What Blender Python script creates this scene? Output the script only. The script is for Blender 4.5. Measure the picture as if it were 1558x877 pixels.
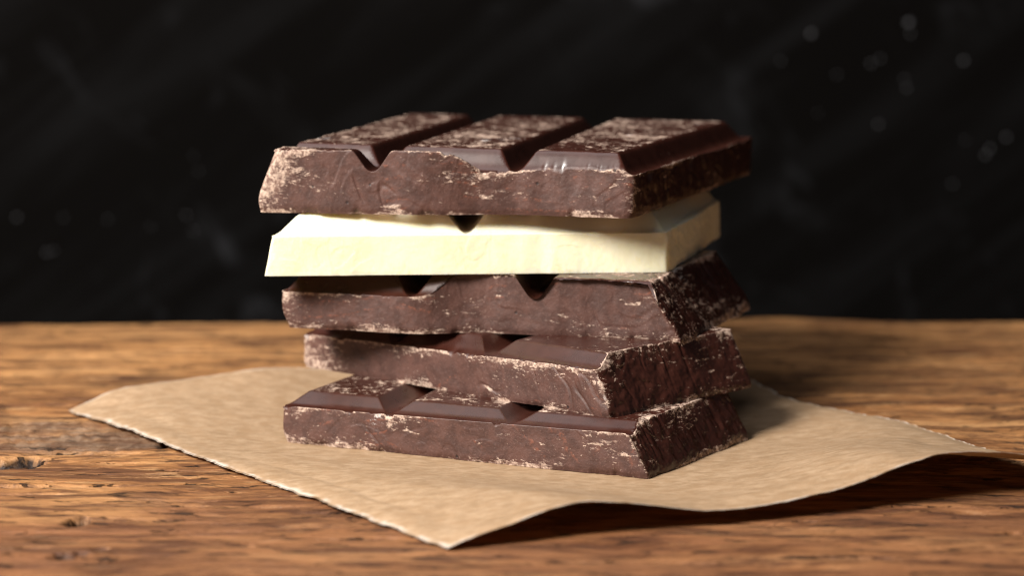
import bpy, math
import numpy as np

# ------------------------------------------------------------------ reset
for o in list(bpy.data.objects):
    bpy.data.objects.remove(o, do_unlink=True)
SC = bpy.context.scene
COL = SC.collection
CM = 0.01                       # all shapes are worked out in centimetres

# ------------------------------------------------------------------ camera
cam_d = bpy.data.cameras.new('camera')
cam = bpy.data.objects.new('camera', cam_d)
COL.objects.link(cam)
cam.location = (0.0, -0.52269, 0.133354)
cam.rotation_euler = (math.radians(90 - 10.0), 0, 0)
cam_d.sensor_width = 36.0
cam_d.lens = 77.06
cam_d.clip_start = 0.01
cam_d.clip_end = 20.0
cam_d.dof.use_dof = True
cam_d.dof.focus_distance = 0.520
cam_d.dof.aperture_fstop = 9.5
SC.camera = cam

# ------------------------------------------------------------------ world, lamps, exposure
world = bpy.data.worlds.new('World')
SC.world = world
world.use_nodes = True
bg = world.node_tree.nodes['Background']
bg.inputs[0].default_value = (0.80, 0.88, 1.0, 1)
bg.inputs[1].default_value = 0.048


def area(name, loc, target, size, power, col, shape='RECTANGLE', size_y=None):
    d = bpy.data.lights.new(name, 'AREA')
    d.shape = shape
    d.size = size
    if size_y:
        d.size_y = size_y
    d.energy = power
    d.color = col
    o = bpy.data.objects.new(name, d)
    COL.objects.link(o)
    o.location = loc
    v = np.array(target) - np.array(loc)
    from mathutils import Vector
    o.rotation_euler = Vector(v).to_track_quat('-Z', 'Y').to_euler()
    return o


# window-like key from the left, a little in front of the stack; weak overhead softbox
area('key_lamp', (-0.60, -0.49, 0.68), (0.0, 0.0, 0.03), 0.32, 32.0, (1.0, 0.95, 0.89), size_y=0.34)
area('overhead_lamp', (-0.24, 0.08, 0.92), (0.0, 0.03, 0.04), 0.60, 3.0, (1.0, 0.97, 0.97), size_y=0.60)

vs = SC.view_settings
vs.view_transform = 'Standard'
vs.look = 'None'
vs.exposure = 0.0
vs.gamma = 1.0
vs.use_curve_mapping = False
SC.cycles.use_denoising = True
SC.cycles.max_bounces = 8
SC.cycles.filter_width = 1.1

# ------------------------------------------------------------------ numpy noise
_G = np.array([[1, 1, 0], [-1, 1, 0], [1, -1, 0], [-1, -1, 0], [1, 0, 1], [-1, 0, 1], [1, 0, -1], [-1, 0, -1],
               [0, 1, 1], [0, -1, 1], [0, 1, -1], [0, -1, -1]], dtype=np.float64)


def _h(ix, iy, iz, seed):
    h = (ix * 374761393 + iy * 668265263 + iz * 2147483647 + seed * 1274126177) & 0xFFFFFFFF
    h = ((h ^ (h >> 13)) * 1274126177) & 0xFFFFFFFF
    h = ((h ^ (h >> 16)) * 2246822519) & 0xFFFFFFFF
    return (h ^ (h >> 15)) & 0xFFFFFFFF


def perlin(x, y, z, seed=0):
    x, y, z = np.broadcast_arrays(np.asarray(x, float), np.asarray(y, float), np.asarray(z, float))
    fx, fy, fz = np.floor(x), np.floor(y), np.floor(z)
    ix, iy, iz = fx.astype(np.int64), fy.astype(np.int64), fz.astype(np.int64)
    x, y, z = x - fx, y - fy, z - fz
    u, v, w = [t * t * t * (t * (t * 6 - 15) + 10) for t in (x, y, z)]

    def g(a, b, c):
        q = _G[_h(ix + a, iy + b, iz + c, seed) % 12]
        return q[..., 0] * (x - a) + q[..., 1] * (y - b) + q[..., 2] * (z - c)
    r = 0
    for a in (0, 1):
        for b in (0, 1):
            for c in (0, 1):
                r = r + g(a, b, c) * (u if a else 1 - u) * (v if b else 1 - v) * (w if c else 1 - w)
    return r


def fbm(x, y, z, oct=4, seed=0, gain=0.5):
    a, f, r, n = 1.0, 1.0, 0.0, 0.0
    for k in range(oct):
        r = r + a * perlin(x * f, y * f, z * f, seed + k * 17)
        n += a
        a *= gain
        f *= 2.03
    return r / n


def smooth(x, a, b):
    t = np.clip((x - a) / (b - a), 0, 1)
    return t * t * (3 - 2 * t)


# ------------------------------------------------------------------ mesh helpers
def mesh_obj(name, V, Fq, mat, parent=None, normals=None, attr=None, smooth_shade=True, extra=None):
    """V (n,3) in cm, Fq (m,4) quads (or list with n-gons in extra); one mesh object."""
    me = bpy.data.meshes.new(name)
    extra = extra or []
    nl = Fq.shape[0] * 4 + sum(len(e) for e in extra)
    me.vertices.add(len(V))
    me.vertices.foreach_set('co', (V * CM).astype(np.float32).ravel())
    me.loops.add(nl)
    li = Fq.ravel().astype(np.int32)
    st = np.arange(Fq.shape[0], dtype=np.int32) * 4
    if extra:
        off = Fq.shape[0] * 4
        for e in extra:
            st = np.append(st, np.int32(off))
            off += len(e)
            li = np.append(li, np.array(e, dtype=np.int32))
    me.loops.foreach_set('vertex_index', li)
    me.polygons.add(len(st))
    me.polygons.foreach_set('loop_start', st.astype(np.int32))
    if smooth_shade:
        me.polygons.foreach_set('use_smooth', np.ones(len(st), dtype=bool))
    me.update(calc_edges=True)
    if attr is not None:
        ca = me.color_attributes.new('surf', 'FLOAT_COLOR', 'POINT')
        ca.data.foreach_set('color', np.ascontiguousarray(attr, dtype=np.float32).ravel())
    if normals is not None:
        me.normals_split_custom_set_from_vertices(normals.astype(np.float32))
    me.materials.append(mat)
    o = bpy.data.objects.new(name, me)
    COL.objects.link(o)
    if parent is not None:
        o.parent = parent
    return o


def vert_normals(V, Fq):
    a = V[Fq[:, 2]] - V[Fq[:, 0]]
    b = V[Fq[:, 3]] - V[Fq[:, 1]]
    n = np.cross(a, b)
    N = np.zeros_like(V)
    for k in range(4):
        np.add.at(N, Fq[:, k], n)
    L = np.linalg.norm(N, axis=1, keepdims=True)
    return N / np.maximum(L, 1e-12)


def empty(name, loc_cm, label, cat, group=None):
    o = bpy.data.objects.new(name, None)
    o.empty_display_size = 0.02
    COL.objects.link(o)
    o.location = [c * CM for c in loc_cm]
    o['label'] = label
    o['category'] = cat
    if group:
        o['group'] = group
    return o


# ------------------------------------------------------------------ node helper
class NT:
    def __init__(self, name):
        self.m = bpy.data.materials.new(name)
        self.m.use_nodes = True
        self.t = self.m.node_tree
        self.b = self.t.nodes['Principled BSDF']

    def n(self, typ, **kw):
        nd = self.t.nodes.new(typ)
        for k, v in kw.items():
            if k.startswith('i_'):
                nd.inputs[k[2:].replace('_', ' ')].default_value = v
            else:
                setattr(nd, k, v)
        return nd

    def l(self, a, b):
        self.t.links.new(a, b)

    def _in(self, sock, v):
        if hasattr(v, 'is_output'):
            self.l(v, sock)
        else:
            sock.default_value = v

    def math(self, op, a, b=0.0, c=0.0, clamp=False):
        nd = self.n('ShaderNodeMath', operation=op, use_clamp=clamp)
        self._in(nd.inputs[0], a)
        self._in(nd.inputs[1], b)
        self._in(nd.inputs[2], c)
        return nd.outputs[0]

    def mix(self, f, a, b, mode='MIX'):
        nd = self.n('ShaderNodeMix', data_type='RGBA', blend_type=mode)
        self._in(nd.inputs[0], f)
        self._in(nd.inputs[6], a if hasattr(a, 'is_output') else (*a, 1))
        self._in(nd.inputs[7], b if hasattr(b, 'is_output') else (*b, 1))
        return nd.outputs[2]

    def mixf(self, f, a, b):
        nd = self.n('ShaderNodeMix', data_type='FLOAT')
        self._in(nd.inputs[0], f)
        self._in(nd.inputs[2], a)
        self._in(nd.inputs[3], b)
        return nd.outputs[0]

    def coords(self, scale=(100, 100, 100), rot=(0, 0, 0), loc=(0, 0, 0)):
        tc = self.n('ShaderNodeTexCoord')
        mp = self.n('ShaderNodeMapping')
        mp.inputs['Scale'].default_value = scale
        mp.inputs['Rotation'].default_value = rot
        mp.inputs['Location'].default_value = loc
        self.l(tc.outputs['Object'], mp.inputs['Vector'])
        return mp.outputs[0]

    def noise(self, vec, scale, detail=4, rough=0.55, dist=0.0):
        nd = self.n('ShaderNodeTexNoise')
        self.l(vec, nd.inputs['Vector'])
        nd.inputs['Scale'].default_value = scale
        nd.inputs['Detail'].default_value = detail
        nd.inputs['Roughness'].default_value = rough
        nd.inputs['Distortion'].default_value = dist
        return nd.outputs[0]

    def ramp(self, f, stops):
        nd = self.n('ShaderNodeValToRGB')
        cr = nd.color_ramp
        while len(cr.elements) < len(stops):
            cr.elements.new(0.5)
        for e, (p, c) in zip(cr.elements, stops):
            e.position = p
            e.color = (*c, 1) if len(c) == 3 else c
        self._in(nd.inputs[0], f)
        return nd.outputs[0]

    def step(self, f, a, b):
        nd = self.n('ShaderNodeMapRange', interpolation_type='SMOOTHSTEP')
        self._in(nd.inputs[0], f)
        self._in(nd.inputs[1], a)
        self._in(nd.inputs[2], b)
        return nd.outputs[0]

    def bump(self, h, strength, dist, normal=None):
        nd = self.n('ShaderNodeBump')
        nd.inputs['Strength'].default_value = strength
        nd.inputs['Distance'].default_value = dist
        self._in(nd.inputs['Height'], h)
        if normal is not None:
            self.l(normal, nd.inputs['Normal'])
        return nd.outputs[0]

    def out(self, **kw):
        for k, v in kw.items():
            self._in(self.b.inputs[k.replace('_', ' ')], v)


# ------------------------------------------------------------------ materials
def mat_dark():
    t = NT('dark_chocolate')
    at = t.n('ShaderNodeVertexColor', layer_name='surf')
    sep = t.n('ShaderNodeSeparateColor')
    t.l(at.outputs[0], sep.inputs[0])
    mold, edge, top = sep.outputs[0], sep.outputs[1], sep.outputs[2]
    dust = at.outputs[1]                                    # alpha: face that carries a lot of crumbs
    tc = t.n('ShaderNodeTexCoord')
    oi = t.n('ShaderNodeObjectInfo')
    g = t.n('ShaderNodeNewGeometry')
    sc = t.n('ShaderNodeVectorMath', operation='SCALE')
    t.l(g.outputs['Position'], sc.inputs[0])
    sc.inputs['Scale'].default_value = 100.0
    P = sc.outputs[0]
    st = t.n('ShaderNodeMapping')                            # scraping direction: long in x, short in z
    st.inputs['Scale'].default_value = (0.55, 0.55, 1.5)
    st.inputs['Rotation'].default_value = (0.0, 0.35, 0.2)
    t.l(P, st.inputs['Vector'])
    S = st.outputs[0]
    n_big = t.noise(P, 0.8, 2, 0.5)
    n_big2 = t.noise(S, 0.9, 3, 0.5, 0.4)
    n_mid = t.noise(P, 2.6, 4, 0.55, 0.4)
    n_fine = t.noise(P, 9.0, 5, 0.65, 0.3)
    n_grain = t.noise(P, 17.0, 3, 0.7)
    n_flake = t.noise(S, 4.6, 7, 0.66, 0.45)
    n_speck = t.noise(S, 15.0, 5, 0.66, 0.5)
    # broken chocolate: matt, warm brown; moulded chocolate: darker and glossy
    broken = t.mix(t.step(n_mid, 0.36, 0.64), (0.049, 0.0190, 0.0130), (0.078, 0.0325, 0.0232))
    broken = t.mix(t.math('MULTIPLY', t.step(n_grain, 0.54, 0.70), 0.34), broken, (0.16, 0.085, 0.068))
    broken = t.mix(t.math('MULTIPLY', t.step(n_grain, 0.44, 0.30), 0.35), broken, (0.036, 0.013, 0.010))
    # reddish scuffs: long thin arcs
    w = t.n('ShaderNodeTexWave', wave_type='RINGS', wave_profile='SAW')
    t.l(P, w.inputs['Vector'])
    w.inputs['Scale'].default_value = 1.1
    w.inputs['Distortion'].default_value = 6.0
    w.inputs['Detail'].default_value = 3.0
    w.inputs['Detail Scale'].default_value = 1.0
    scuff = t.math('MULTIPLY', t.step(w.outputs['Fac'], 0.72, 0.95), t.step(n_big, 0.53, 0.60))
    scuff = t.math('MULTIPLY', scuff, t.step(n_fine, 0.44, 0.60))
    broken = t.mix(t.math('MULTIPLY', scuff, 0.36), broken, (0.27, 0.082, 0.040))
    mould = t.mix(t.step(n_mid, 0.35, 0.7), (0.030, 0.0082, 0.0050), (0.041, 0.0120, 0.0076))
    base = t.mix(mold, broken, mould)
    # pale crumbs, scrapes and fat bloom: patchy on edges and tops, scattered flakes elsewhere
    ed = t.math('MULTIPLY', edge, t.math('ADD', 0.25, t.math('MULTIPLY', t.step(n_big2, 0.40, 0.60), 0.75)))
    th = t.math('SUBTRACT', 0.637, t.math('MULTIPLY', ed, 0.255))
    th = t.math('SUBTRACT', th, t.math('MULTIPLY', top, 0.100))
    th = t.math('SUBTRACT', th, t.math('MULTIPLY', dust, 0.085))
    th = t.math('SUBTRACT', th, t.math('MULTIPLY', t.math('SUBTRACT', n_big2, 0.5), t.mixf(top, 0.46, 0.22)))
    th = t.math('ADD', th, t.math('MULTIPLY', t.math('MULTIPLY', mold, t.math('SUBTRACT', 1.0, t.math('MAXIMUM', top, dust))), 0.10))
    flake = t.step(n_flake, th, t.math('ADD', th, 0.06))
    th2 = t.math('ADD', th, 0.035)
    speck = t.step(n_speck, th2, t.math('ADD', th2, 0.035))
    crumb = t.math('MAXIMUM', flake, t.math('MULTIPLY', speck, 0.85))
    ccol = t.mix(t.step(n_fine, 0.36, 0.60), (0.16, 0.088, 0.064), (0.58, 0.43, 0.335))
    ccol = t.mix(t.step(n_big, 0.66, 0.72), ccol, (0.68, 0.65, 0.63))
    base = t.mix(t.math('MULTIPLY', crumb, t.math('ADD', 0.40, t.math('MULTIPLY', t.step(n_grain, 0.34, 0.60), 0.52))), base, ccol)
    # air holes in the broken faces
    vo = t.n('ShaderNodeTexVoronoi', feature='F1')
    t.l(P, vo.inputs['Vector'])
    vo.inputs['Scale'].default_value = 1.6
    pit = t.math('MULTIPLY', t.math('SUBTRACT', 1.0, t.step(vo.outputs['Distance'], 0.045, 0.075)),
                 t.math('SUBTRACT', 1.0, mold))
    base = t.mix(t.math('MULTIPLY', pit, 0.85), base, (0.012, 0.005, 0.004))
    rough = t.mixf(mold, 0.58, t.mixf(t.step(n_mid, 0.3, 0.7), 0.27, 0.30))
    rough = t.mixf(crumb, rough, 0.80)
    h = t.math('MULTIPLY', t.math('SUBTRACT', 1.0, t.math('MULTIPLY', mold, 0.95)),
               t.math('ADD', t.math('MULTIPLY', n_fine, 0.55), t.math('MULTIPLY', n_grain, 0.55)))
    h = t.math('ADD', h, t.math('MULTIPLY', crumb, t.math('ADD', 0.35, t.math('MULTIPLY', n_fine, 0.7))))
    h = t.math('SUBTRACT', h, t.math('MULTIPLY', pit, 1.6))
    t.out(Base_Color=base, Roughness=rough, Normal=t.bump(h, 0.27, 0.0006), IOR=1.5)
    t.b.inputs['Specular IOR Level'].default_value = 0.5
    return t.m


def mat_white():
    t = NT('white_chocolate')
    at = t.n('ShaderNodeVertexColor', layer_name='surf')
    sep = t.n('ShaderNodeSeparateColor')
    t.l(at.outputs[0], sep.inputs[0])
    mold = sep.outputs[0]
    P = t.coords()
    n1 = t.noise(P, 0.9, 3, 0.5, 0.3)
    n2 = t.noise(P, 14.0, 5, 0.6)
    n3 = t.noise(P, 2.2, 3, 0.5, 0.8)
    c = t.mix(t.step(n1, 0.35, 0.65), (0.75, 0.70, 0.475), (0.765, 0.725, 0.53))
    c = t.mix(t.math('MULTIPLY', t.step(n3, 0.60, 0.72), 0.45), c, (0.74, 0.64, 0.33))
    h = t.math('MULTIPLY', t.math('ADD', n2, t.math('MULTIPLY', n3, 1.5)), t.math('SUBTRACT', 1.0, t.math('MULTIPLY', mold, 0.93)))
    t.out(Base_Color=c, Roughness=t.mixf(mold, 0.55, 0.38), Normal=t.bump(h, 0.12, 0.0005), IOR=1.46)
    t.b.inputs['Subsurface Weight'].default_value = 0.4
    t.b.inputs['Subsurface Radius'].default_value = (1.0, 0.85, 0.35)
    t.b.inputs['Subsurface Scale'].default_value = 0.005
    return t.m


def mat_paper():
    t = NT('parchment')
    at = t.n('ShaderNodeVertexColor', layer_name='surf')
    sep = t.n('ShaderNodeSeparateColor')
    t.l(at.outputs[0], sep.inputs[0])
    rim = sep.outputs[0]
    P = t.coords()
    Ps = t.coords(scale=(60, 130, 100), rot=(0, 0, math.radians(-8)))
    fib = t.noise(Ps, 3.4, 8, 0.76, 0.15)
    mot = t.noise(P, 2.4, 7, 0.68)
    fine = t.noise(P, 26.0, 4, 0.7)
    c = t.mix(t.step(fib, 0.36, 0.64), (0.360, 0.235, 0.133), (0.520, 0.365, 0.230))
    c = t.mix(t.math('MULTIPLY', t.step(mot, 0.42, 0.62), 0.45), c, (0.41, 0.26, 0.143))
    c = t.mix(t.math('MULTIPLY', t.math('MULTIPLY', rim, t.step(t.noise(P, 1.6, 4, 0.6), 0.34, 0.62)), 0.8), c, (0.80, 0.74, 0.66))
    h = fine
    t.out(Base_Color=c, Roughness=0.62, Normal=t.bump(h, 0.07, 0.0005), IOR=1.45)
    # thin sheet: a little light comes through it
    tr = t.n('ShaderNodeBsdfTranslucent')
    t.l(t.mix(0.5, c, (0.5, 0.28, 0.11)), tr.inputs[0])
    ms = t.n('ShaderNodeMixShader')
    ms.inputs[0].default_value = 0.36
    t.l(t.b.outputs[0], ms.inputs[1])
    t.l(tr.outputs[0], ms.inputs[2])
    t.l(ms.outputs[0], t.t.nodes['Material Output'].inputs[0])
    return t.m


def mat_wood():
    t = NT('old_oak')
    at = t.n('ShaderNodeVertexColor', layer_name='surf')
    sep = t.n('ShaderNodeSeparateColor')
    t.l(at.outputs[0], sep.inputs[0])
    grey, hole, honey, red = sep.outputs[0], sep.outputs[1], sep.outputs[2], at.outputs[1]
    P = t.coords()
    warp = t.noise(t.coords(scale=(10, 22, 10)), 1.0, 3, 0.5)
    wv = t.n('ShaderNodeCombineXYZ')
    t.l(t.math('MULTIPLY', warp, 2.2), wv.inputs[1])
    ad = t.n('ShaderNodeVectorMath', operation='ADD')
    t.l(P, ad.inputs[0])
    t.l(wv.outputs[0], ad.inputs[1])

    def stretched(sx, sy, detail, rough):
        mp = t.n('ShaderNodeMapping')
        mp.inputs['Scale'].default_value = (sx, sy, 1.0)
        t.l(ad.outputs[0], mp.inputs['Vector'])
        return t.noise(mp.outputs[0], 1.0, detail, rough, 0.25)
    g1 = stretched(0.13, 0.75, 5, 0.55)
    g2 = stretched(0.32, 2.0, 7, 0.68)
    g3 = stretched(0.55, 4.2, 6, 0.70)
    g4 = stretched(1.6, 7.0, 5, 0.72)
    pores = stretched(0.75, 3.4, 7, 0.72)
    blot = t.noise(t.coords(scale=(17, 42, 20)), 1.0, 6, 0.62, 0.5)
    c = t.ramp(g1, [(0.36, (0.120, 0.047, 0.017)), (0.46, (0.220, 0.094, 0.032)), (0.55, (0.32, 0.147, 0.052)),
                    (0.66, (0.44, 0.228, 0.092))])
    c = t.mix(t.math('MULTIPLY', t.step(g2, 0.515, 0.56), 0.78), c, (0.085, 0.032, 0.012))
    c = t.mix(t.math('MULTIPLY', t.step(g3, 0.53, 0.60), 0.60), c, (0.075, 0.029, 0.012))
    c = t.mix(t.math('MULTIPLY', t.step(g3, 0.45, 0.38), 0.50), c, (0.50, 0.28, 0.125))
    c = t.mix(t.math('MULTIPLY', t.step(g4, 0.54, 0.64), 0.45), c, (0.10, 0.042, 0.018))
    c = t.mix(t.math('MULTIPLY', t.step(blot, 0.52, 0.61), 0.62), c, (0.070, 0.030, 0.014))
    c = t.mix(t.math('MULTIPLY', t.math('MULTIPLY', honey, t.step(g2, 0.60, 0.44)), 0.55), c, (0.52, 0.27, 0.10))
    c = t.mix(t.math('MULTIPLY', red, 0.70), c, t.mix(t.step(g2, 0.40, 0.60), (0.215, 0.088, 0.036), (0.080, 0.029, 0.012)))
    c = t.mix(t.math('MULTIPLY', t.step(pores, 0.585, 0.61), 0.85), c, (0.022, 0.010, 0.005))
    gcol = t.mix(t.step(t.noise(t.coords(scale=(230, 90, 100)), 1.0, 5, 0.65), 0.40, 0.60), (0.070, 0.046, 0.033), (0.23, 0.165, 0.115))
    c = t.mix(t.math('MULTIPLY', t.math('MULTIPLY', grey, t.step(g2, 0.62, 0.42)), 0.62), c, gcol)
    c = t.mix(hole, c, (0.02, 0.010, 0.006))
    rough = t.mixf(t.step(g3, 0.35, 0.65), 0.50, 0.68)
    h = t.math('ADD', t.math('MULTIPLY', g3, 1.0), t.math('MULTIPLY', t.step(pores, 0.58, 0.635), -1.2))
    h = t.math('ADD', h, t.math('MULTIPLY', g4, 0.9))
    t.out(Base_Color=c, Roughness=rough, Normal=t.bump(h, 0.8, 0.0012), IOR=1.45)
    t.b.inputs['Specular IOR Level'].default_value = 0.3
    return t.m


def mat_board():
    t = NT('blackboard')
    def turned(deg, sx, sz):
        r = t.coords(rot=(0, math.radians(deg), 0))
        mp = t.n('ShaderNodeMapping')
        mp.inputs['Scale'].default_value = (sx, 0.2, sz)
        t.l(r, mp.inputs['Vector'])
        return mp.outputs[0]
    a = t.noise(turned(36, 0.05, 0.42), 1.0, 4, 0.55, 0.3)
    a2 = t.noise(turned(-40, 0.06, 0.50), 1.0, 4, 0.55, 0.3)
    b = t.noise(turned(0, 0.16, 0.16), 1.0, 4, 0.6, 0.8)
    d = t.noise(turned(20, 0.5, 0.16), 1.0, 4, 0.6, 0.6)
    c = t.mix(t.math('MULTIPLY', t.step(a, 0.42, 0.72), 0.40), (0.0023, 0.0019, 0.0017), (0.0092, 0.0090, 0.0094))
    c = t.mix(t.math('MULTIPLY', t.math('MULTIPLY', t.step(a2, 0.50, 0.68), t.step(b, 0.48, 0.64)), 0.3), c, (0.0105, 0.0103, 0.0108))
    c = t.mix(t.math('MULTIPLY', t.step(b, 0.54, 0.68), t.step(d, 0.46, 0.62)), c, (0.016, 0.016, 0.0175))
    t.out(Base_Color=c, Roughness=0.9)
    t.b.inputs['Specular IOR Level'].default_value = 0.03
    return t.m


def mat_chalk():
    t = NT('chalk')
    n = t.noise(t.coords(), 9.0, 3)
    t.out(Base_Color=t.mix(n, (0.05, 0.051, 0.056), (0.135, 0.135, 0.142)), Roughness=0.9)
    return t.m


DARK, WHITE, PAPER, WOOD, BOARD, CHALK = mat_dark(), mat_white(), mat_paper(), mat_wood(), mat_board(), mat_chalk()


# ------------------------------------------------------------------ table top
def axis(segs):
    out = []
    for a, b, d in segs:
        n = max(2, int(round((b - a) / d)))
        out.append(np.linspace(a, b, n, endpoint=False))
    out.append([segs[-1][1]])
    return np.concatenate(out)


HOLES = [(-12.0, -0.95, 0.85, 0.60, 0.32), (-9.5, -6.05, 0.24, 0.42, 0.35), (-9.3, -8.6, 0.24, 0.26, 0.3),
         (-8.95, -8.40, 0.14, 0.16, 0.3), (-8.6, -8.1, 0.16, 0.12, 0.2), (10.75, -6.9, 0.12, 0.16, 0.3),
         (-8.66, 0.86, 0.11, 0.42, 0.35), (7.9, -4.9, 0.22, 0.07, 0.2), (6.4, -6.0, 0.26, 0.09, 0.2)]
CRACKS = [(-10.9, -3.05, 5.2, 0.055, 0.16), (-7.2, -1.7, 3.4, 0.05, 0.14), (-4.3, -3.9, 4.6, 0.05, 0.14),
          (-9.0, -2.0, 2.5, 0.04, 0.10), (8.5, -4.2, 6.5, 0.05, 0.14), (10.5, -4.9, 3.0, 0.05, 0.12),
          (3.0, -9.0, 7.0, 0.05, 0.10), (-6.0, -4.8, 4.0, 0.05, 0.12)]


_r = np.random.default_rng(12)
CRACKS += [(_r.uniform(-13, 13), _r.uniform(-9, 4), _r.uniform(1.2, 5.0), _r.uniform(.05, .10), _r.uniform(.08, .18)) for _ in range(46)]


def build_table():
    xs = axis([(-46, -15, 0.6), (-15, 15, 0.10), (15, 46, 0.6)])
    ys = axis([(-40, -12, 0.4), (-12, 6, 0.04), (6, 17.0, 0.07)])
    X, Y = np.meshgrid(xs, ys)
    # natural wavering back edge
    back = 0.25 * perlin(X * 0.08, 0 * X, 0 * X, 5) + 0.10 * perlin(X * 0.6, 0 * X, 0 * X, 6)
    back = back + 0.75 * np.exp(-((X - 8.6) / 2.4) ** 2) + 0.25 * np.exp(-((X - 5.6) / 1.2) ** 2) - 0.4 * smooth(-X, 6, 14)
    Y = Y + back * smooth(Y, 10, 17)
    wx = X + 0.0
    wy = Y + 0.55 * perlin(X * 0.13, Y * 0.25, 0 * X, 31) + 0.10 * perlin(X * 0.5, Y * 1.1, 0 * X, 32)
    Z = 0.020 * fbm(wx * 0.10, wy * 1.0, 0 * X, 3, 1)
    rid = fbm(wx * 0.22, wy * 2.0, 0 * X, 4, 3, 0.6)
    Z += 0.050 * rid - 0.055 * smooth(rid, 0.14, 0.30)
    Z += 0.022 * fbm(wx * 0.8, wy * 4.5, 0 * X, 3, 7)
    Z += 0.05 * fbm(X * 0.05, Y * 0.12, 0 * X, 2, 9) * (1 - np.exp(-((X / 9) ** 2 + ((Y - 1) / 8) ** 2)))
    # sawn grey patch with chatter marks, far left
    gm = smooth(1.0 - (((X + 11.6) / 4.2) ** 2 + ((Y - 1.7 + 0.06 * (X + 11)) / 1.75) ** 2)
                + 0.55 * fbm(X * 0.5, Y * 1.3, 0 * X, 4, 12), -0.15, 0.75)
    Z += gm * (0.045 * np.sin((X + 0.32 * Y) * 2 * np.pi / 0.40 + 2.0 * perlin(X * 0.5, Y * 0.8, 0 * X, 41))
               * (0.6 + perlin(X * 0.9, Y * 1.4, 0 * X, 42)))
    hole = np.zeros_like(X)
    for hx, hy, rx, ry, d in HOLES:
        q = ((X - hx) / rx) ** 2 + ((Y - hy) / ry) ** 2 + 0.9 * fbm(X * 2.2, Y * 3.0, 0 * X, 2, 51)
        m = 1 - smooth(q, 0.70, 1.05)
        Z -= d * m
        hole = np.maximum(hole, smooth(m, 0.02, 0.35))
    for cx, cy, ln, wd, d in CRACKS:
        k = np.where(np.abs(ys - cy) < 0.9)[0]
        if not len(k):
            continue
        q = slice(k[0], k[-1] + 1)
        x, y = X[q], Y[q]
        yy = cy + 0.14 * perlin((x - cx) * 0.55, 0 * x + cy, 0 * x, 61) + 0.035 * perlin((x - cx) * 2.3, 0 * x + cy, 0 * x, 62)
        m = np.exp(-((y - yy) / wd) ** 2) * smooth(1 - np.abs(x - cx) / (ln * 0.5), 0, 0.5) * smooth(perlin(x * 0.5, 0 * x + cy * 3, 0 * x, 63), -0.35, 0.1)
        Z[q] -= d * m
        hole[q] = np.maximum(hole[q], 0.55 * m)
    honey = smooth(1 - (((X + 10.6) / 3.4) ** 2 + ((Y + 5.2) / 1.5) ** 2) + 0.6 * fbm(X * 0.5, Y * 1.1, 0 * X, 3, 71), 0.1, 0.8)
    honey = np.maximum(honey, 0.7 * smooth(1 - (((X + 8.1) / 1.0) ** 2 + ((Y + 6.0) / 0.5) ** 2), 0, 0.7))
    honey = np.maximum(honey, 0.75 * smooth(Y, 14.9, 16.2) * smooth(fbm(X * 0.2, Y * 0.3, 0 * X, 2, 73), -0.25, 0.1))
    honey = np.maximum(honey, 0.62 * smooth(Y + 1.2 * fbm(X * 0.15, Y * 0.4, 0 * X, 3, 75), 4.5, 10.0) * (0.55 + 0.45 * smooth(9 - X, -6, 6)))  # lighter tan towards the back: raking light painted into the wood colour
    Z = np.minimum(Z, 0.0)
    keep = np.exp(-(((X - 0.2) / 6.5) ** 2 + ((Y + 0.3) / 4) ** 2) ** 2)          # level under the stack
    Z = Z * (1 - 0.6 * keep)
    ny, nx = X.shape
    V = np.stack([X, Y, Z], -1).reshape(-1, 3)
    idx = np.arange(ny * nx).reshape(ny, nx)
    Fq = np.stack([idx[:-1, :-1], idx[:-1, 1:], idx[1:, 1:], idx[1:, :-1]], -1).reshape(-1, 4)
    red = smooth(-Y + 2.6 * fbm(X * 0.12, Y * 0.5, 0 * X, 4, 77) + 0.10 * X, 1.2, 6.0)  # redder wood in front; its darkening also stands in for light falloff
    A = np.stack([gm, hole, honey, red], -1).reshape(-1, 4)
    # rounded edges down to the underside
    loop = np.concatenate([idx[0, :], idx[1:, -1], idx[-1, -2::-1], idx[-2:0:-1, 0]])
    rows = [loop]
    VV, AA = [V], [A]
    base = len(V)
    cen = V[loop].copy()
    outn = np.zeros_like(cen)
    outn[:, 0] = np.where(cen[:, 0] > 45.9, 1, np.where(cen[:, 0] < -45.9, -1, 0))
    outn[:, 1] = np.where(cen[:, 1] > 15.5, 1, np.where(cen[:, 1] < -39.9, -1, 0))
    for dz, do in [(0.05, 0.09), (0.18, 0.17), (0.5, 0.20), (1.8, 0.14), (3.2, 0.1)]:
        r = cen + outn * do
        r[:, 2] = cen[:, 2] - dz
        VV.append(r)
        AA.append(A[loop])
        rows.append(np.arange(base, base + len(loop)))
        base += len(loop)
    FF = [Fq]
    for a, b in zip(rows[:-1], rows[1:]):
        FF.append(np.stack([a, b, np.roll(b, -1), np.roll(a, -1)], -1))
    V = np.concatenate(VV)
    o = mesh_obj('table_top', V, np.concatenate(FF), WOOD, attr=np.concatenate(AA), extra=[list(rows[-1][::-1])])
    o['kind'] = 'structure'
    o['label'] = 'rough old brown wooden table top with worn horizontal grain'


build_table()


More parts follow.
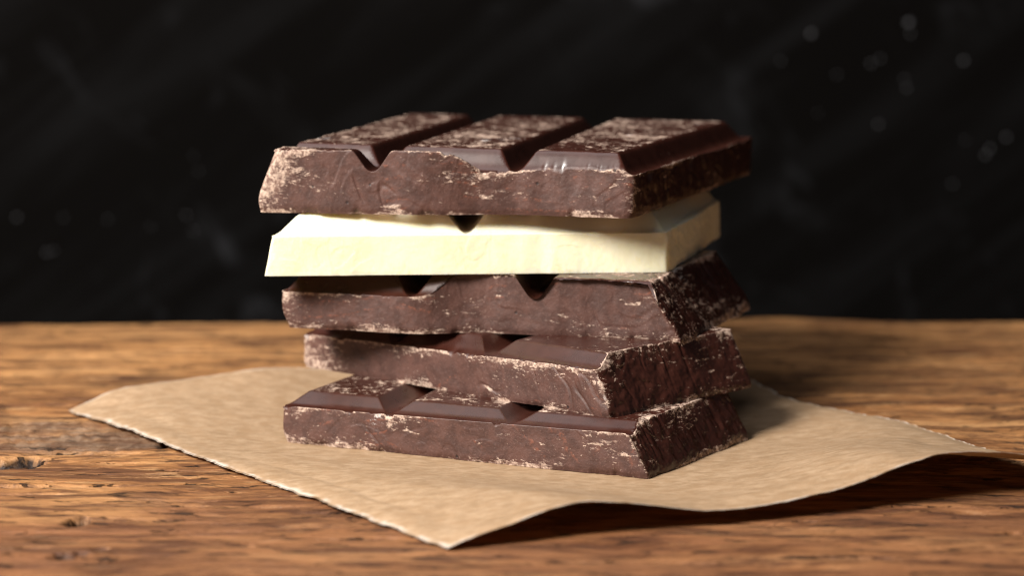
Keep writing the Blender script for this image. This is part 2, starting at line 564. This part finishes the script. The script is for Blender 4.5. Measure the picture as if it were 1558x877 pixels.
# ------------------------------------------------------------------ dark wall behind, with chalk specks
def build_wall():
    xs = np.linspace(-90, 90, 121)
    zs = np.linspace(-45, 75, 81)
    X, Z = np.meshgrid(xs, zs)
    Y = 45 + 0.05 * fbm(X * 0.12, Z * 0.12, 0 * X, 3, 90)
    n = X.size
    V = np.concatenate([np.stack([X, Y, Z], -1).reshape(-1, 3), np.stack([X, Y + 2, Z], -1).reshape(-1, 3)])
    idx = np.arange(n).reshape(X.shape)
    f1 = np.stack([idx[:-1, :-1], idx[:-1, 1:], idx[1:, 1:], idx[1:, :-1]], -1).reshape(-1, 4)
    loop = np.concatenate([idx[0, :], idx[1:, -1], idx[-1, -2::-1], idx[-2:0:-1, 0]])
    f3 = np.stack([loop, loop + n, np.roll(loop + n, -1), np.roll(loop, -1)], -1)
    o = mesh_obj('wall', V, np.concatenate([f1, f1[:, ::-1] + n, f3]), BOARD)
    o['kind'] = 'structure'
    o['label'] = 'black chalkboard wall with faint smears, out of focus'
    rng = np.random.default_rng(4)
    specks = [(13.2, 7.6, .17), (17.5, 8.1, .19), (17.6, 7.6, .12), (20.0, 6.4, .18), (16.3, 3.6, .18), (15.9, 6.3, .12), (16.3, 6.5, .13),
              (17.4, 5.6, .13), (17.5, 5.2, .15), (14.4, 5.8, .09), (11.9, 6.4, .10), (19.7, .9, .11), (21.3, 2.5, .13), (21.1, 2.2, .12),
              (22.0, 3.0, .12), (20.2, 2.9, .11), (13.6, 4.1, .08), (-18.1, -.7, .12), (-20.9, -2.2, .14), (-20.6, -2.1, .10),
              (-22.2, -.6, .12), (-20.1, -.6, .10), (-16.2, -1.0, .07), (-14.2, 2.2, .09), (-14.0, 1.5, .10), (-14.6, -.5, .11), (-14.3, -1.2, .10)]
    VV, FF = [], []
    b = 0
    for x, z, r in specks:
        k = 9
        an = np.arange(k) * 2 * math.pi / k
        rr = r * rng.uniform(0.36, 0.62) * (1 + 0.3 * rng.standard_normal(k).clip(-1, 1))
        ring = np.stack([x + rr * np.cos(an), np.full(k, 44.97), z + rr * np.sin(an)], -1)
        wall_y = 45 + 0.05 * float(fbm(np.array([x * .12]), np.array([z * .12]), np.array([0.]), 3, 90)[0])
        ring[:, 1] = wall_y
        inner = ring.copy()
        inner[:, 0] = x + (ring[:, 0] - x) * 0.7
        inner[:, 2] = z + (ring[:, 2] - z) * 0.7
        inner[:, 1] = wall_y - 0.03
        VV += [ring, inner]
        for i in range(k):
            j = (i + 1) % k
            FF.append([b + i, b + j, b + k + j, b + k + i])
        FF.append([b + k + i for i in range(k)])
        b += 2 * k
    quads = np.array([f for f in FF if len(f) == 4])
    s = mesh_obj('chalk_specks', np.concatenate(VV), quads, CHALK, parent=o, extra=[f for f in FF if len(f) != 4])
    s['kind'] = 'stuff'
    s['label'] = 'small grey chalk specks on the black wall'


build_wall()


# ------------------------------------------------------------------ parchment
BAR_FOOT = np.array([(-5.74, 1.08), (3.17, -2.54), (5.98, 1.35), (-3.2, 5.4)])


def poly_dist(x, y, poly):
    d = np.full(x.shape, 1e9)
    inside = np.zeros(x.shape, bool)
    n = len(poly)
    for i in range(n):
        a, b = poly[i], poly[(i + 1) % n]
        ab = b - a
        t = np.clip(((x - a[0]) * ab[0] + (y - a[1]) * ab[1]) / (ab @ ab), 0, 1)
        d = np.minimum(d, np.hypot(x - a[0] - t * ab[0], y - a[1] - t * ab[1]))
        c = ((a[1] > y) != (b[1] > y)) & (x < (b[0] - a[0]) * (y - a[1]) / (b[1] - a[1] + 1e-12) + a[0])
        inside ^= c
    return np.where(inside, 0, d)


def resample(pts, n):
    """smooth (Catmull-Rom) curve through pts, n samples evenly spaced by length"""
    p = np.array(pts, float)
    p = np.vstack([2 * p[0] - p[1], p, 2 * p[-1] - p[-2]])
    out = []
    for i in range(1, len(p) - 2):
        t = np.linspace(0, 1, 40, endpoint=False)[:, None]
        a, b, c, d = p[i - 1], p[i], p[i + 1], p[i + 2]
        out.append(0.5 * (2 * b + (c - a) * t + (2 * a - 5 * b + 4 * c - d) * t ** 2 + (3 * b - a - 3 * c + d) * t ** 3))
    out.append(p[-2][None])
    q = np.vstack(out)
    L = np.r_[0, np.cumsum(np.linalg.norm(np.diff(q, axis=0), axis=1))]
    s = np.linspace(0, L[-1], n)
    return np.stack([np.interp(s, L, q[:, k]) for k in range(q.shape[1])], -1)


def coons(c0, c1, d0, d1):
    """c0,c1: (Ns,k) curves at t=0 and t=1; d0,d1: (Nt,k) curves at s=0 and s=1"""
    ns, nt = len(c0), len(d0)
    s = np.linspace(0, 1, ns)[None, :, None]
    t = np.linspace(0, 1, nt)[:, None, None]
    return ((1 - t) * c0[None] + t * c1[None] + (1 - s) * d0[:, None] + s * d1[:, None]
            - ((1 - s) * (1 - t) * c0[0] + s * (1 - t) * c0[-1] + (1 - s) * t * c1[0] + s * t * c1[-1]))


def build_paper():
    n = 300
    F = (-1.35, -8.28, 0.03)
    L = (-11.72, 4.2, 0.05)
    B = (3.4, 12.2, 0.15)
    R = (13.6, -3.4, 0.55)
    FR = [F, (-0.26, -7.92, .39), (1.26, -7.43, .75), (2.40, -7.06, .68), (4.28, -6.44, .33), (6.05, -5.86, .39), (7.56, -5.37, .62),
          (8.78, -4.97, 1.0), (9.55, -4.72, 1.15), (10.66, -4.36, 1.12), (11.59, -4.05, .97), R]
    LB = [L, (-11.2, 4.5, .24), (-10.4, 4.9, .5), (-8.53, 5.79, .58), (-5.81, 7.15, .68), (-1.5, 9.6, .4), B]
    LF = [L, (-9.85, 2.0, .09), (-7.60, -0.82, .12), (-5.43, -3.35, .05), (-3.61, -5.56, .05), F]
    RB = [R, (12.6, -1.75, .2), (11.65, -0.35, .1), (11.03, 0.9, .1), (10.37, 2.1, .1), (9.44, 3.41, .1), (8.17, 4.35, .12), (7.31, 5.64, .12), (6.77, 7.19, .14), (5.0, 10.0, .16), B]
    # s runs L->F->... : t=0 curve is LF, t=1 curve is BR, s=0 curve LB, s=1 curve FR
    c0 = resample(LF, n)
    c1 = resample(RB, n)[::-1].copy()
    d0 = resample(LB, n)
    d1 = resample(FR, n)

    def tear(c, amp, sd):
        q = c.copy()
        T = np.gradient(c, axis=0)[:, :2]
        T /= np.linalg.norm(T, axis=1, keepdims=True)
        N = np.stack([-T[:, 1], T[:, 0]], -1)
        l = np.arange(len(c)) / len(c) * 17
        w = np.minimum(1, np.minimum(np.arange(len(c)), np.arange(len(c))[::-1]) / 8)
        o = amp * (1.3 * fbm(l * 0.9, 0 * l, 0 * l, 2, sd) + 0.8 * fbm(l * 4.5, 0 * l + 3, 0 * l, 4, sd + 1, 0.7)) * w
        q[:, :2] += N * o[:, None]
        return q
    c0, c1, d0, d1 = tear(c0, .16, 201), tear(c1, .22, 204), tear(d0, .05, 207), tear(d1, .06, 210)
    G = coons(c0, c1, d0, d1)
    X, Y, Z = G[..., 0], G[..., 1], G[..., 2]
    d = poly_dist(X, Y, BAR_FOOT)
    w = smooth(d, 0.15, 4.2)
    s = np.linspace(0, 1, n)[None, :] + 0 * X
    t = np.linspace(0, 1, n)[:, None] + 0 * X
    # each lifted edge dies away inward faster than linearly
    e_lf, e_br, e_lb, e_fr = np.exp(-t * 5.0), np.exp(-(1 - t) * 6), np.exp(-s * 2.6), np.exp(-(1 - s) * 4.2)
    zl = (c0[None, :, 2] * e_lf + c1[None, :, 2] * e_br + d0[:, None, 2] * e_lb + d1[:, None, 2] * e_fr) / np.maximum(
        1.0, e_lf + e_br + e_lb + e_fr)
    on = np.minimum(np.minimum(s, 1 - s), np.minimum(t, 1 - t))
    Zb = np.where(on < 1e-6, Z, zl)
    bl = smooth(on, 0.0, 0.06)
    Zc = Z * (1 - bl) + zl * bl
    Zc = Zc + w * (0.05 * fbm(X * 0.28, Y * 0.28, 0 * X, 2, 220) + 0.006 * fbm(X * 1.1, Y * 1.6, 0 * X, 3, 221))
    # faint fold line running along the left edge
    Zc = Zc + 0.018 * np.exp(-((t - 0.045) / 0.008) ** 2) * smooth(s, .35, .6) * smooth(1 - s, 0.1, 0.25)
    cr1 = np.abs(perlin(X * 0.33 + 2, Y * 0.33, 0 * X, 224))
    cr2 = np.abs(perlin(X * 0.5, Y * 0.5 + 5, 0 * X, 225))
    Zc = Zc + w * (0.018 * np.minimum(cr1, 0.16) / 0.16 + 0.006 * np.minimum(cr2, 0.10) / 0.10)       # soft crumpled creases
    Z = np.maximum(0.022 + Zc * w, 0.022)
    rim_w = np.stack([s * 16, (1 - s) * 16, t * 16, (1 - t) * 16], 0)
    wid = 0.10 + 0.10 * fbm(X * 1.5, Y * 1.5, 0 * X, 3, 230)
    rim = 1 - smooth(np.minimum(rim_w[2], np.minimum(rim_w[0] * 2.5, np.minimum(rim_w[1] * 1.8, rim_w[3] * 1.2))), wid * 0.4, np.maximum(wid, .03) * 1.6)
    V = np.stack([X, Y, Z], -1).reshape(-1, 3)
    idx = np.arange(n * n).reshape(n, n)
    Fq = np.stack([idx[:-1, :-1], idx[:-1, 1:], idx[1:, 1:], idx[1:, :-1]], -1).reshape(-1, 4)
    nrm = vert_normals(V, Fq)
    if nrm[:, 2].mean() < 0:
        Fq = Fq[:, ::-1]
    lo = V.copy()
    lo[:, 2] -= 0.012
    N = n * n
    loop = np.concatenate([idx[0, :], idx[1:, -1], idx[-1, -2::-1], idx[-2:0:-1, 0]])
    side = np.stack([loop, np.roll(loop, -1), np.roll(loop, -1) + N, loop + N], -1)
    A = np.stack([rim, rim * 0, rim * 0, rim * 0 + 1], -1).reshape(-1, 4)
    o = mesh_obj('parchment_paper', np.concatenate([V, lo]), np.concatenate([Fq, Fq[:, ::-1] + N, side]), PAPER, attr=np.concatenate([A, A]))
    o['label'] = 'torn sheet of tan parchment paper lying under the chocolate stack'
    o['category'] = 'paper'


build_paper()


# ------------------------------------------------------------------ chocolate bars
def inset_quad(P, ins):
    """P (4,2) counter-clockwise FL,FR,BR,BL; ins: inward offsets of sides front,right,back,left"""
    lines = []
    for i in range(4):
        a, b = P[i], P[(i + 1) % 4]
        d = (b - a) / np.linalg.norm(b - a)
        nrm = np.array([-d[1], d[0]])
        lines.append((a + nrm * ins[i], d))
    out = []
    for i in range(4):
        (p, d), (q, e) = lines[i - 1], lines[i]
        M = np.array([[d[0], -e[0]], [d[1], -e[1]]])
        k = np.linalg.solve(M, q - p)
        out.append(p + d * k[0])
    return np.array(out)


def build_bar(name, label, zb, P, ins, org, yaw, gu, gv, slab, hp, mat, seed, w0=0.12, w1=0.38,
              amp=(.05, .07, .05, .03), mold=(0, .93, 0, .3), dust=(0, .7, .4, 1), left_dust=0.9, fcurve=None, chip=1.0,  # right side takes the darker moulded tone, deepening its shade by colour
              bevel=(.02, .05, .03, .12), top_dust=1.0, edges=(), cr=8, shoulder=0.11, ttilt=0.0, ztilt=0.0, slab_slope=(0.0, 0.0), group='chocolate bars in the stack', ns=330, nt=190, nz=46):
    P = np.array(P, float)
    T = slab + hp
    cy, sy = math.cos(math.radians(yaw)), math.sin(math.radians(yaw))
    gu, gv = sorted(gu), sorted(gv)

    def uv(x, y):
        dx, dy = x - org[0], y - org[1]
        return dx * cy + dy * sy, -dx * sy + dy * cy

    def height(x, y):
        u, v = uv(x, y)
        d = np.full(u.shape, 9.0)
        for g in gu:
            d = np.minimum(d, np.abs(u - g))
        for si, rim in edges:                            # moulded flank along a side of the bar
            a, b = P[si], P[(si + 1) % 4]
            k = (b - a) / np.linalg.norm(b - a)
            dist = -(x - a[0]) * k[1] + (y - a[1]) * k[0]
            d = np.minimum(d, np.maximum(dist - rim, 0))
        dv = np.full(u.shape, 9.0)
        for g in gv:
            dv = np.minimum(dv, np.abs(v - g))

        def prof(q):                                     # trapezoid flank, rounded at foot and shoulder
            k = (q - w0) / w1
            a = 0.28
            k1 = np.where(k < -a, 0, np.where(k < a, (k + a) ** 2 / (4 * a), k))
            a = shoulder
            b = 1 - k1
            return 1 - np.where(b < -a, 0, np.where(b < a, (b + a) ** 2 / (4 * a), b))
        r = np.minimum(prof(d), prof(dv))
        # the two flanks meet in a soft hip
        base = np.minimum(slab + slab_slope[0] * u + slab_slope[1] * v, T - 0.08)
        return base + (T + ttilt * u - base) * np.clip(r, 0, 1), r

    ctr = P.mean(0)

    def side_pts(i, q, n):
        s = np.linspace(0, 1, n)[:, None]
        return q[i] * (1 - s) + q[(i + 1) % 4] * s, s[:, 0]

    def disp(i, x, y, z, s):
        """inward displacement (cm) of side i at a point: break relief, chips, rounding"""
        a = amp[i]
        r = a * 1.5 * fbm(x * 0.55, y * 0.55, z * 0.35, 2, seed + i) + a * 0.34 * fbm(x * 1.9, y * 1.9, z * 1.0, 3, seed + 9 + i)
        rg = 1 - np.abs(perlin(x * 1.3 + z * 0.7, y * 1.3, z * 0.5, seed + 23))       # shell-like steps of the break
        r = r + 0.026 * chip * smooth(rg, 0.94, 1.0) * smooth(perlin(x * 0.55, y * 0.55, z * 0.7, seed + 24), 0.16, 0.34)
        pm = smooth(perlin(x * 0.4 + 7, y * 0.4, z * 0.35, seed + 27), -0.05, 0.35)
        fl = perlin(x * 1.9, y * 1.9, z * (1.9 if i == 1 else 0.45), seed + 28)
        if i == 1:
            r = r + a * 0.75 * fbm(x * 2.6, y * 2.6, z * 2.9, 4, seed + 33, 0.6)
        r = r + a * 0.95 * pm * np.maximum(fl, -0.12)
        ar = perlin(x * 0.8 + 3, y * 0.8, z * 0.8, seed + 29) * 3.2
        r = r + a * 0.22 * (ar - np.floor(ar)) * smooth(perlin(x * 0.5, y * 0.5 + 9, z * 0.5, seed + 30), 0.0, 0.3)
        r = r + a * 0.16 * fbm(x * 7, y * 7, z * 7, 3, seed + 31)
        bz = np.maximum(fbm(x * 1.1, y * 1.1, 0 * z, 4, seed + 40, 0.65) - 0.06, 0) * 0.30 * chip
        r = r + bz * np.exp(-(z / (0.06 + bz * 0.8)) ** 1.5)
        w = np.minimum(1, np.minimum(s, 1 - s) / 0.02)                                 # corners stay put
        return r * (0.35 + 0.65 * w) + 0.05 * (1 - w) * (0.5 + perlin(0 * z + i, z * 2.0, 0 * z, seed + 60))

    Nn = [ns, nt, ns, nt]
    sides = []
    for i in range(4):
        n = Nn[i]
        d = P[(i + 1) % 4] - P[i]
        d = d / np.linalg.norm(d)
        inw = np.array([-d[1], d[0]])

        def at(zrel, i=i, n=n, inw=inw):
            """plan position for heights zrel (n,) above the bar's base"""
            f = np.clip(zrel / T, 0, 1.2)
            q0 = inset_quad(P, [0, 0, 0, 0])
            q1 = inset_quad(P, ins)
            a0, s = side_pts(i, q0, n)
            a1, _ = side_pts(i, q1, n)
            p = a0 * (1 - f[:, None]) + a1 * f[:, None]
            for k in range(4):
                if bevel[k] > 0:
                    one = [0, 0, 0, 0]
                    one[k] = bevel[k]
                    b1, _ = side_pts(i, inset_quad(P, one), n)
                    p = p + (b1 - a0) * np.exp(-(zrel / (0.05 + bevel[k] * 1.1)) ** 1.6)[:, None]
            if i == 0 and fcurve is not None:
                p = p + inw * fcurve(s)[:, None]
            dd = disp(i, p[:, 0], p[:, 1], zrel, s)
            return p + inw * dd[:, None]
        z = np.full(n, T)
        for _ in range(6):
            p = at(z)
            z = 0.5 * z + 0.5 * height(p[:, 0], p[:, 1])[0]
        p = at(z)
        z = height(p[:, 0], p[:, 1])[0]
        ch = np.maximum(fbm(p[:, 0] * 1.5, p[:, 1] * 1.5, 0 * z, 4, seed + 70, 0.65) - 0.06, 0) * 0.42 * chip
        sides.append(dict(p=p, z=z, at=at, ch=ch))
    # make neighbouring side curves share their corner
    for i in range(4):
        a, b = sides[i], sides[(i + 1) % 4]
        m = 0.5 * (a['p'][-1] + b['p'][0])
        for c, k in ((a, slice(-1, -7, -1)), (b, slice(0, 6))):
            e = m - c['p'][k][0]
            wv = np.linspace(1, 0, 6)[:, None]
            c['p'][k] = c['p'][k] + e * wv
        cm_ = 0.5 * (a['ch'][-1] + b['ch'][0])
        a['ch'][-1] = b['ch'][0] = cm_
    # top surface
    G = coons(sides[0]['p'], sides[2]['p'][::-1], sides[3]['p'][::-1], sides[1]['p'])
    X, Y = G[..., 0], G[..., 1]
    H, rr = height(X, Y)
    Ls, Lt = np.linalg.norm(P[1] - P[0]), np.linalg.norm(P[2] - P[1])
    s = np.linspace(0, 1, ns)[None, :] * Ls + 0 * X
    t = np.linspace(0, 1, nt)[:, None] * Lt + 0 * X
    db = np.minimum(np.minimum(s, Ls - s), np.minimum(t, Lt - t))
    chipf = np.zeros_like(X)
    for arr, dist in ((sides[0]['ch'][None, :], t), (sides[2]['ch'][::-1][None, :], Lt - t), (sides[3]['ch'][::-1][:, None], s), (sides[1]['ch'][:, None], Ls - s)):
        chipf = np.maximum(chipf, (arr + 0 * X) * np.exp(-dist / (0.02 + (arr + 0 * X) * 0.30)))
    topm = smooth(rr, 0.93, 1.0)
    bump = topm * (0.020 * fbm(X * 3.0, Y * 3.0, 0 * X, 4, seed + 80) - 0.004) * top_dust
    H = H - chipf + bump + 0.0015 * fbm(X * 1.2, Y * 1.2, 0 * X, 2, seed + 81)
    Vt = np.stack([X, Y, H], -1).reshape(-1, 3)
    ti = np.arange(ns * nt).reshape(nt, ns)
    Ft = np.stack([ti[:-1, :-1], ti[:-1, 1:], ti[1:, 1:], ti[1:, :-1]], -1).reshape(-1, 4)
    edge_t = np.exp(-db / (0.05 + 0.9 * chipf))
    At = np.stack([1 - np.clip(np.exp(-(db / np.maximum(chipf * 0.8, 0.012)) ** 2), 0, 1), edge_t, topm * top_dust, 0 * X], -1).reshape(-1, 4)
    # walls
    loop = np.concatenate([ti[0, :-1], ti[:-1, -1], ti[-1, :0:-1], ti[:0:-1, 0]])
    ztop = Vt[loop, 2]
    ptop = Vt[loop, :2]
    nl = len(loop)
    sid = np.concatenate([np.full(ns - 1, 0), np.full(nt - 1, 1), np.full(ns - 1, 2), np.full(nt - 1, 3)])
    ks = np.linspace(1, 0, nz + 1)[1:]
    ks = ks ** 1.0
    rows, AV, WV = [loop], [], []
    base = len(Vt)
    # correction so every wall column starts exactly on the top boundary
    z_off = np.concatenate([sides[0]['at'](np.r_[ztop[:ns - 1], ztop[ns - 1]])[:-1],
                            sides[1]['at'](np.r_[ztop[ns - 1:ns + nt - 2], ztop[ns + nt - 2]])[:-1],
                            sides[2]['at'](np.r_[ztop[ns + nt - 2:2 * ns + nt - 3], ztop[2 * ns + nt - 3]])[:-1],
                            sides[3]['at'](np.r_[ztop[2 * ns + nt - 3:], ztop[0]])[:-1]])
    corr = ptop - z_off
    m_s, d_s = np.array(mold)[sid], np.array(dust, float)[sid]
    d_s[:ns - 1] = np.maximum(d_s[:ns - 1], left_dust * np.exp(-(np.linspace(0, Ls, ns)[:-1] / 0.95) ** 2))
    for k in ks:
        zz = ztop * k
        pl = np.concatenate([sides[0]['at'](np.r_[zz[:ns - 1], zz[ns - 1]])[:-1],
                             sides[1]['at'](np.r_[zz[ns - 1:ns + nt - 2], zz[ns + nt - 2]])[:-1],
                             sides[2]['at'](np.r_[zz[ns + nt - 2:2 * ns + nt - 3], zz[2 * ns + nt - 3]])[:-1],
                             sides[3]['at'](np.r_[zz[2 * ns + nt - 3:], zz[0]])[:-1]])
        pl = pl + corr * k
        # smooth the plan position around the four corners
        for c in (0, ns - 1, ns + nt - 2, 2 * ns + nt - 3):
            ii = (c + np.arange(-cr, cr + 1)) % nl
            a, b = pl[ii[0]], pl[ii[-1]]
            q = pl[ii].copy()
            for _ in range(cr * 2):
                q[1:-1] = 0.5 * q[1:-1] + 0.25 * (q[:-2] + q[2:])
            pl[ii] = q
        WV.append(np.concatenate([pl, zz[:, None]], 1))
        dt = ztop - zz
        e = np.maximum(np.exp(-zz / 0.11), 0.9 * np.exp(-dt / 0.07))
        cornd = np.min(np.abs((np.arange(nl)[:, None] - np.array([0, ns - 1, ns + nt - 2, 2 * ns + nt - 3, nl])[None, :])), 1) * (Ls / ns)
        e = np.maximum(e, 0.8 * np.exp(-cornd / 0.09))
        AV.append(np.stack([m_s, e, 0 * zz, d_s], 1))
        rows.append(np.arange(base, base + nl))
        base += nl
    FW, own = [], []
    for a, b in zip(rows[:-1], rows[1:]):
        FW.append(np.stack([a, b, np.roll(b, -1), np.roll(a, -1)], -1))
    V = np.concatenate([Vt] + WV)
    A = np.concatenate([At] + AV)
    FW = np.concatenate(FW)
    Fq = np.concatenate([Ft, FW])
    nrm = vert_normals(V, Fq)
    # ---- which faces belong to which raised segment
    fc = V[Fq].mean(1)
    colr = np.tile(np.arange(nl), nz)
    foot = fc.copy()
    foot[len(Ft):, :2] = 0.5 * (V[loop][colr, :2] + V[np.roll(loop, -1)][colr, :2])
    u, v = uv(foot[:, 0], foot[:, 1])
    cu, cv = np.searchsorted(gu, u), np.searchsorted(gv, v)
    cell = cu * 20 + cv
    lvl = slab + slab_slope[0] * u + slab_slope[1] * v + 0.035
    isseg = fc[:, 2] > lvl
    cell = np.where(isseg, cell, -1)
    for c in np.unique(cell):
        if c >= 0 and (cell == c).sum() < 500:
            cell[cell == c] = -1
    root = empty(name, (ctr[0], ctr[1], zb), label, 'chocolate bar', group)
    if ztilt:
        V[:, 2] += ztilt * uv(V[:, 0], V[:, 1])[0]
    V = V - np.array([ctr[0], ctr[1], 0])

    def emit(nm, sel, extra=None):
        f = Fq[sel]
        used = np.unique(np.concatenate([f.ravel()] + ([np.array(extra)] if extra is not None else [])))
        mp = np.full(len(V), -1)
        mp[used] = np.arange(len(used))
        mesh_obj(nm, V[used], mp[f], mat, parent=root, normals=nrm[used], attr=A[used],
                 extra=[list(mp[np.array(extra)])] if extra is not None else None)
    emit('slab', cell == -1, list(rows[-1][::-1]))
    for c in np.unique(cell):
        if c >= 0:
            emit('segment', cell == c)
    return root


def line_frame(P, off):
    return P[0]


GRP = 'chocolate bars in the stack'
# bottom bar, on the paper
build_bar('dark_chocolate_bar', 'dark chocolate bar at the very bottom of the stack, resting on the paper', 0.034,
          [(-5.78, 1.02), (3.25, -2.66), (6.05, 1.30), (-3.55, 5.3)], (0.02, 0.62, 0.1, 0.05),
          (-5.74, 1.08), -22.1, [2.9, 6.15], [0.03], 0.91, 0.33, DARK, 11, slab_slope=(0.014, 0), edges=[(3, -.02)], amp=(.045, .07, .05, .03))
# second bar, turned
build_bar('dark_chocolate_bar', 'second dark chocolate bar from the bottom, turned most to the right in the stack', 1.268,
          [(-5.54, 4.30), (2.37, -1.72), (6.14, 1.70), (-1.6, 7.8)], (0.02, 0.62, 0.1, 0.05),
          (-5.54, 4.30), -37.3, [3.05, 6.12], [0.03], 0.88, 0.54, DARK, 137, slab_slope=(0.026, 0), ttilt=0.002, w1=0.44, top_dust=0.7, edges=[(3, .0)], amp=(.04, .08, .05, .03), bevel=(.02, .05, .03, .05))
# third bar, under the white one
build_bar('dark_chocolate_bar', 'dark chocolate bar directly under the white chocolate bar', 2.70,
          [(-5.92, 2.30), (4.18, -0.12), (6.48, 5.25), (-4.2, 7.6)], (0.04, 0.95, 0.1, 0.12),
          (-5.92, 2.30), -13.5, [3.45, 6.52], [0.05], 0.93, 0.55, DARK, 271, ztilt=-0.004, ttilt=0.004, edges=[(3, .05)], w1=0.40,
          fcurve=lambda s: 0.62 * smooth(s * 10, 3.2, 5.2), amp=(.05, .08, .05, .04), bevel=(.03, .08, .03, .24), left_dust=1.9)
# white bar
build_bar('white_chocolate_bar', 'cream white chocolate bar in the middle of the dark stack', 4.19,
          [(-6.16, 1.28), (3.91, 1.87), (5.80, 7.84), (-4.6, 7.3)], (0.0, 0.06, 0.1, 0.30),
          (-6.16, 1.28), 3.35, [5.05], [0.0], 1.0, 0.50, WHITE, 400, edges=[(3, .18), (1, .02)], w0=0.10, w1=0.42,
          amp=(.035, .06, .03, .02), mold=(0, 0, 0, .6), cr=4, shoulder=0.20, chip=0.14, bevel=(.0, .01, .02, .0), top_dust=0.15)
# top bar
_M = (-0.05, 1.45)
build_bar('dark_chocolate_bar', 'dark chocolate bar on top of the stack showing its long raised segments', 5.70,
          [(-6.56, 1.92), (2.98, 0.82), (6.85, 9.8), (-3.2, 12.5)], (0.03, -0.06, 0.1, 0.62),
          _M, -16.0, [-3.32, 0.1], [0.0], 1.06, 0.53, DARK, 523, edges=[(3, .0), (1, .02), (2, .55)], w0=0.11, w1=0.36, shoulder=0.20,
          amp=(.045, .06, .06, .03), mold=(0, .8, 0, .1), dust=(0, .3, .3, 1),
          fcurve=lambda s: 0.30 * smooth(s, 0.42, 0.68) * (1 - smooth(s, 0.68, 1.0)), bevel=(.03, .04, .03, .20), left_dust=2.0)
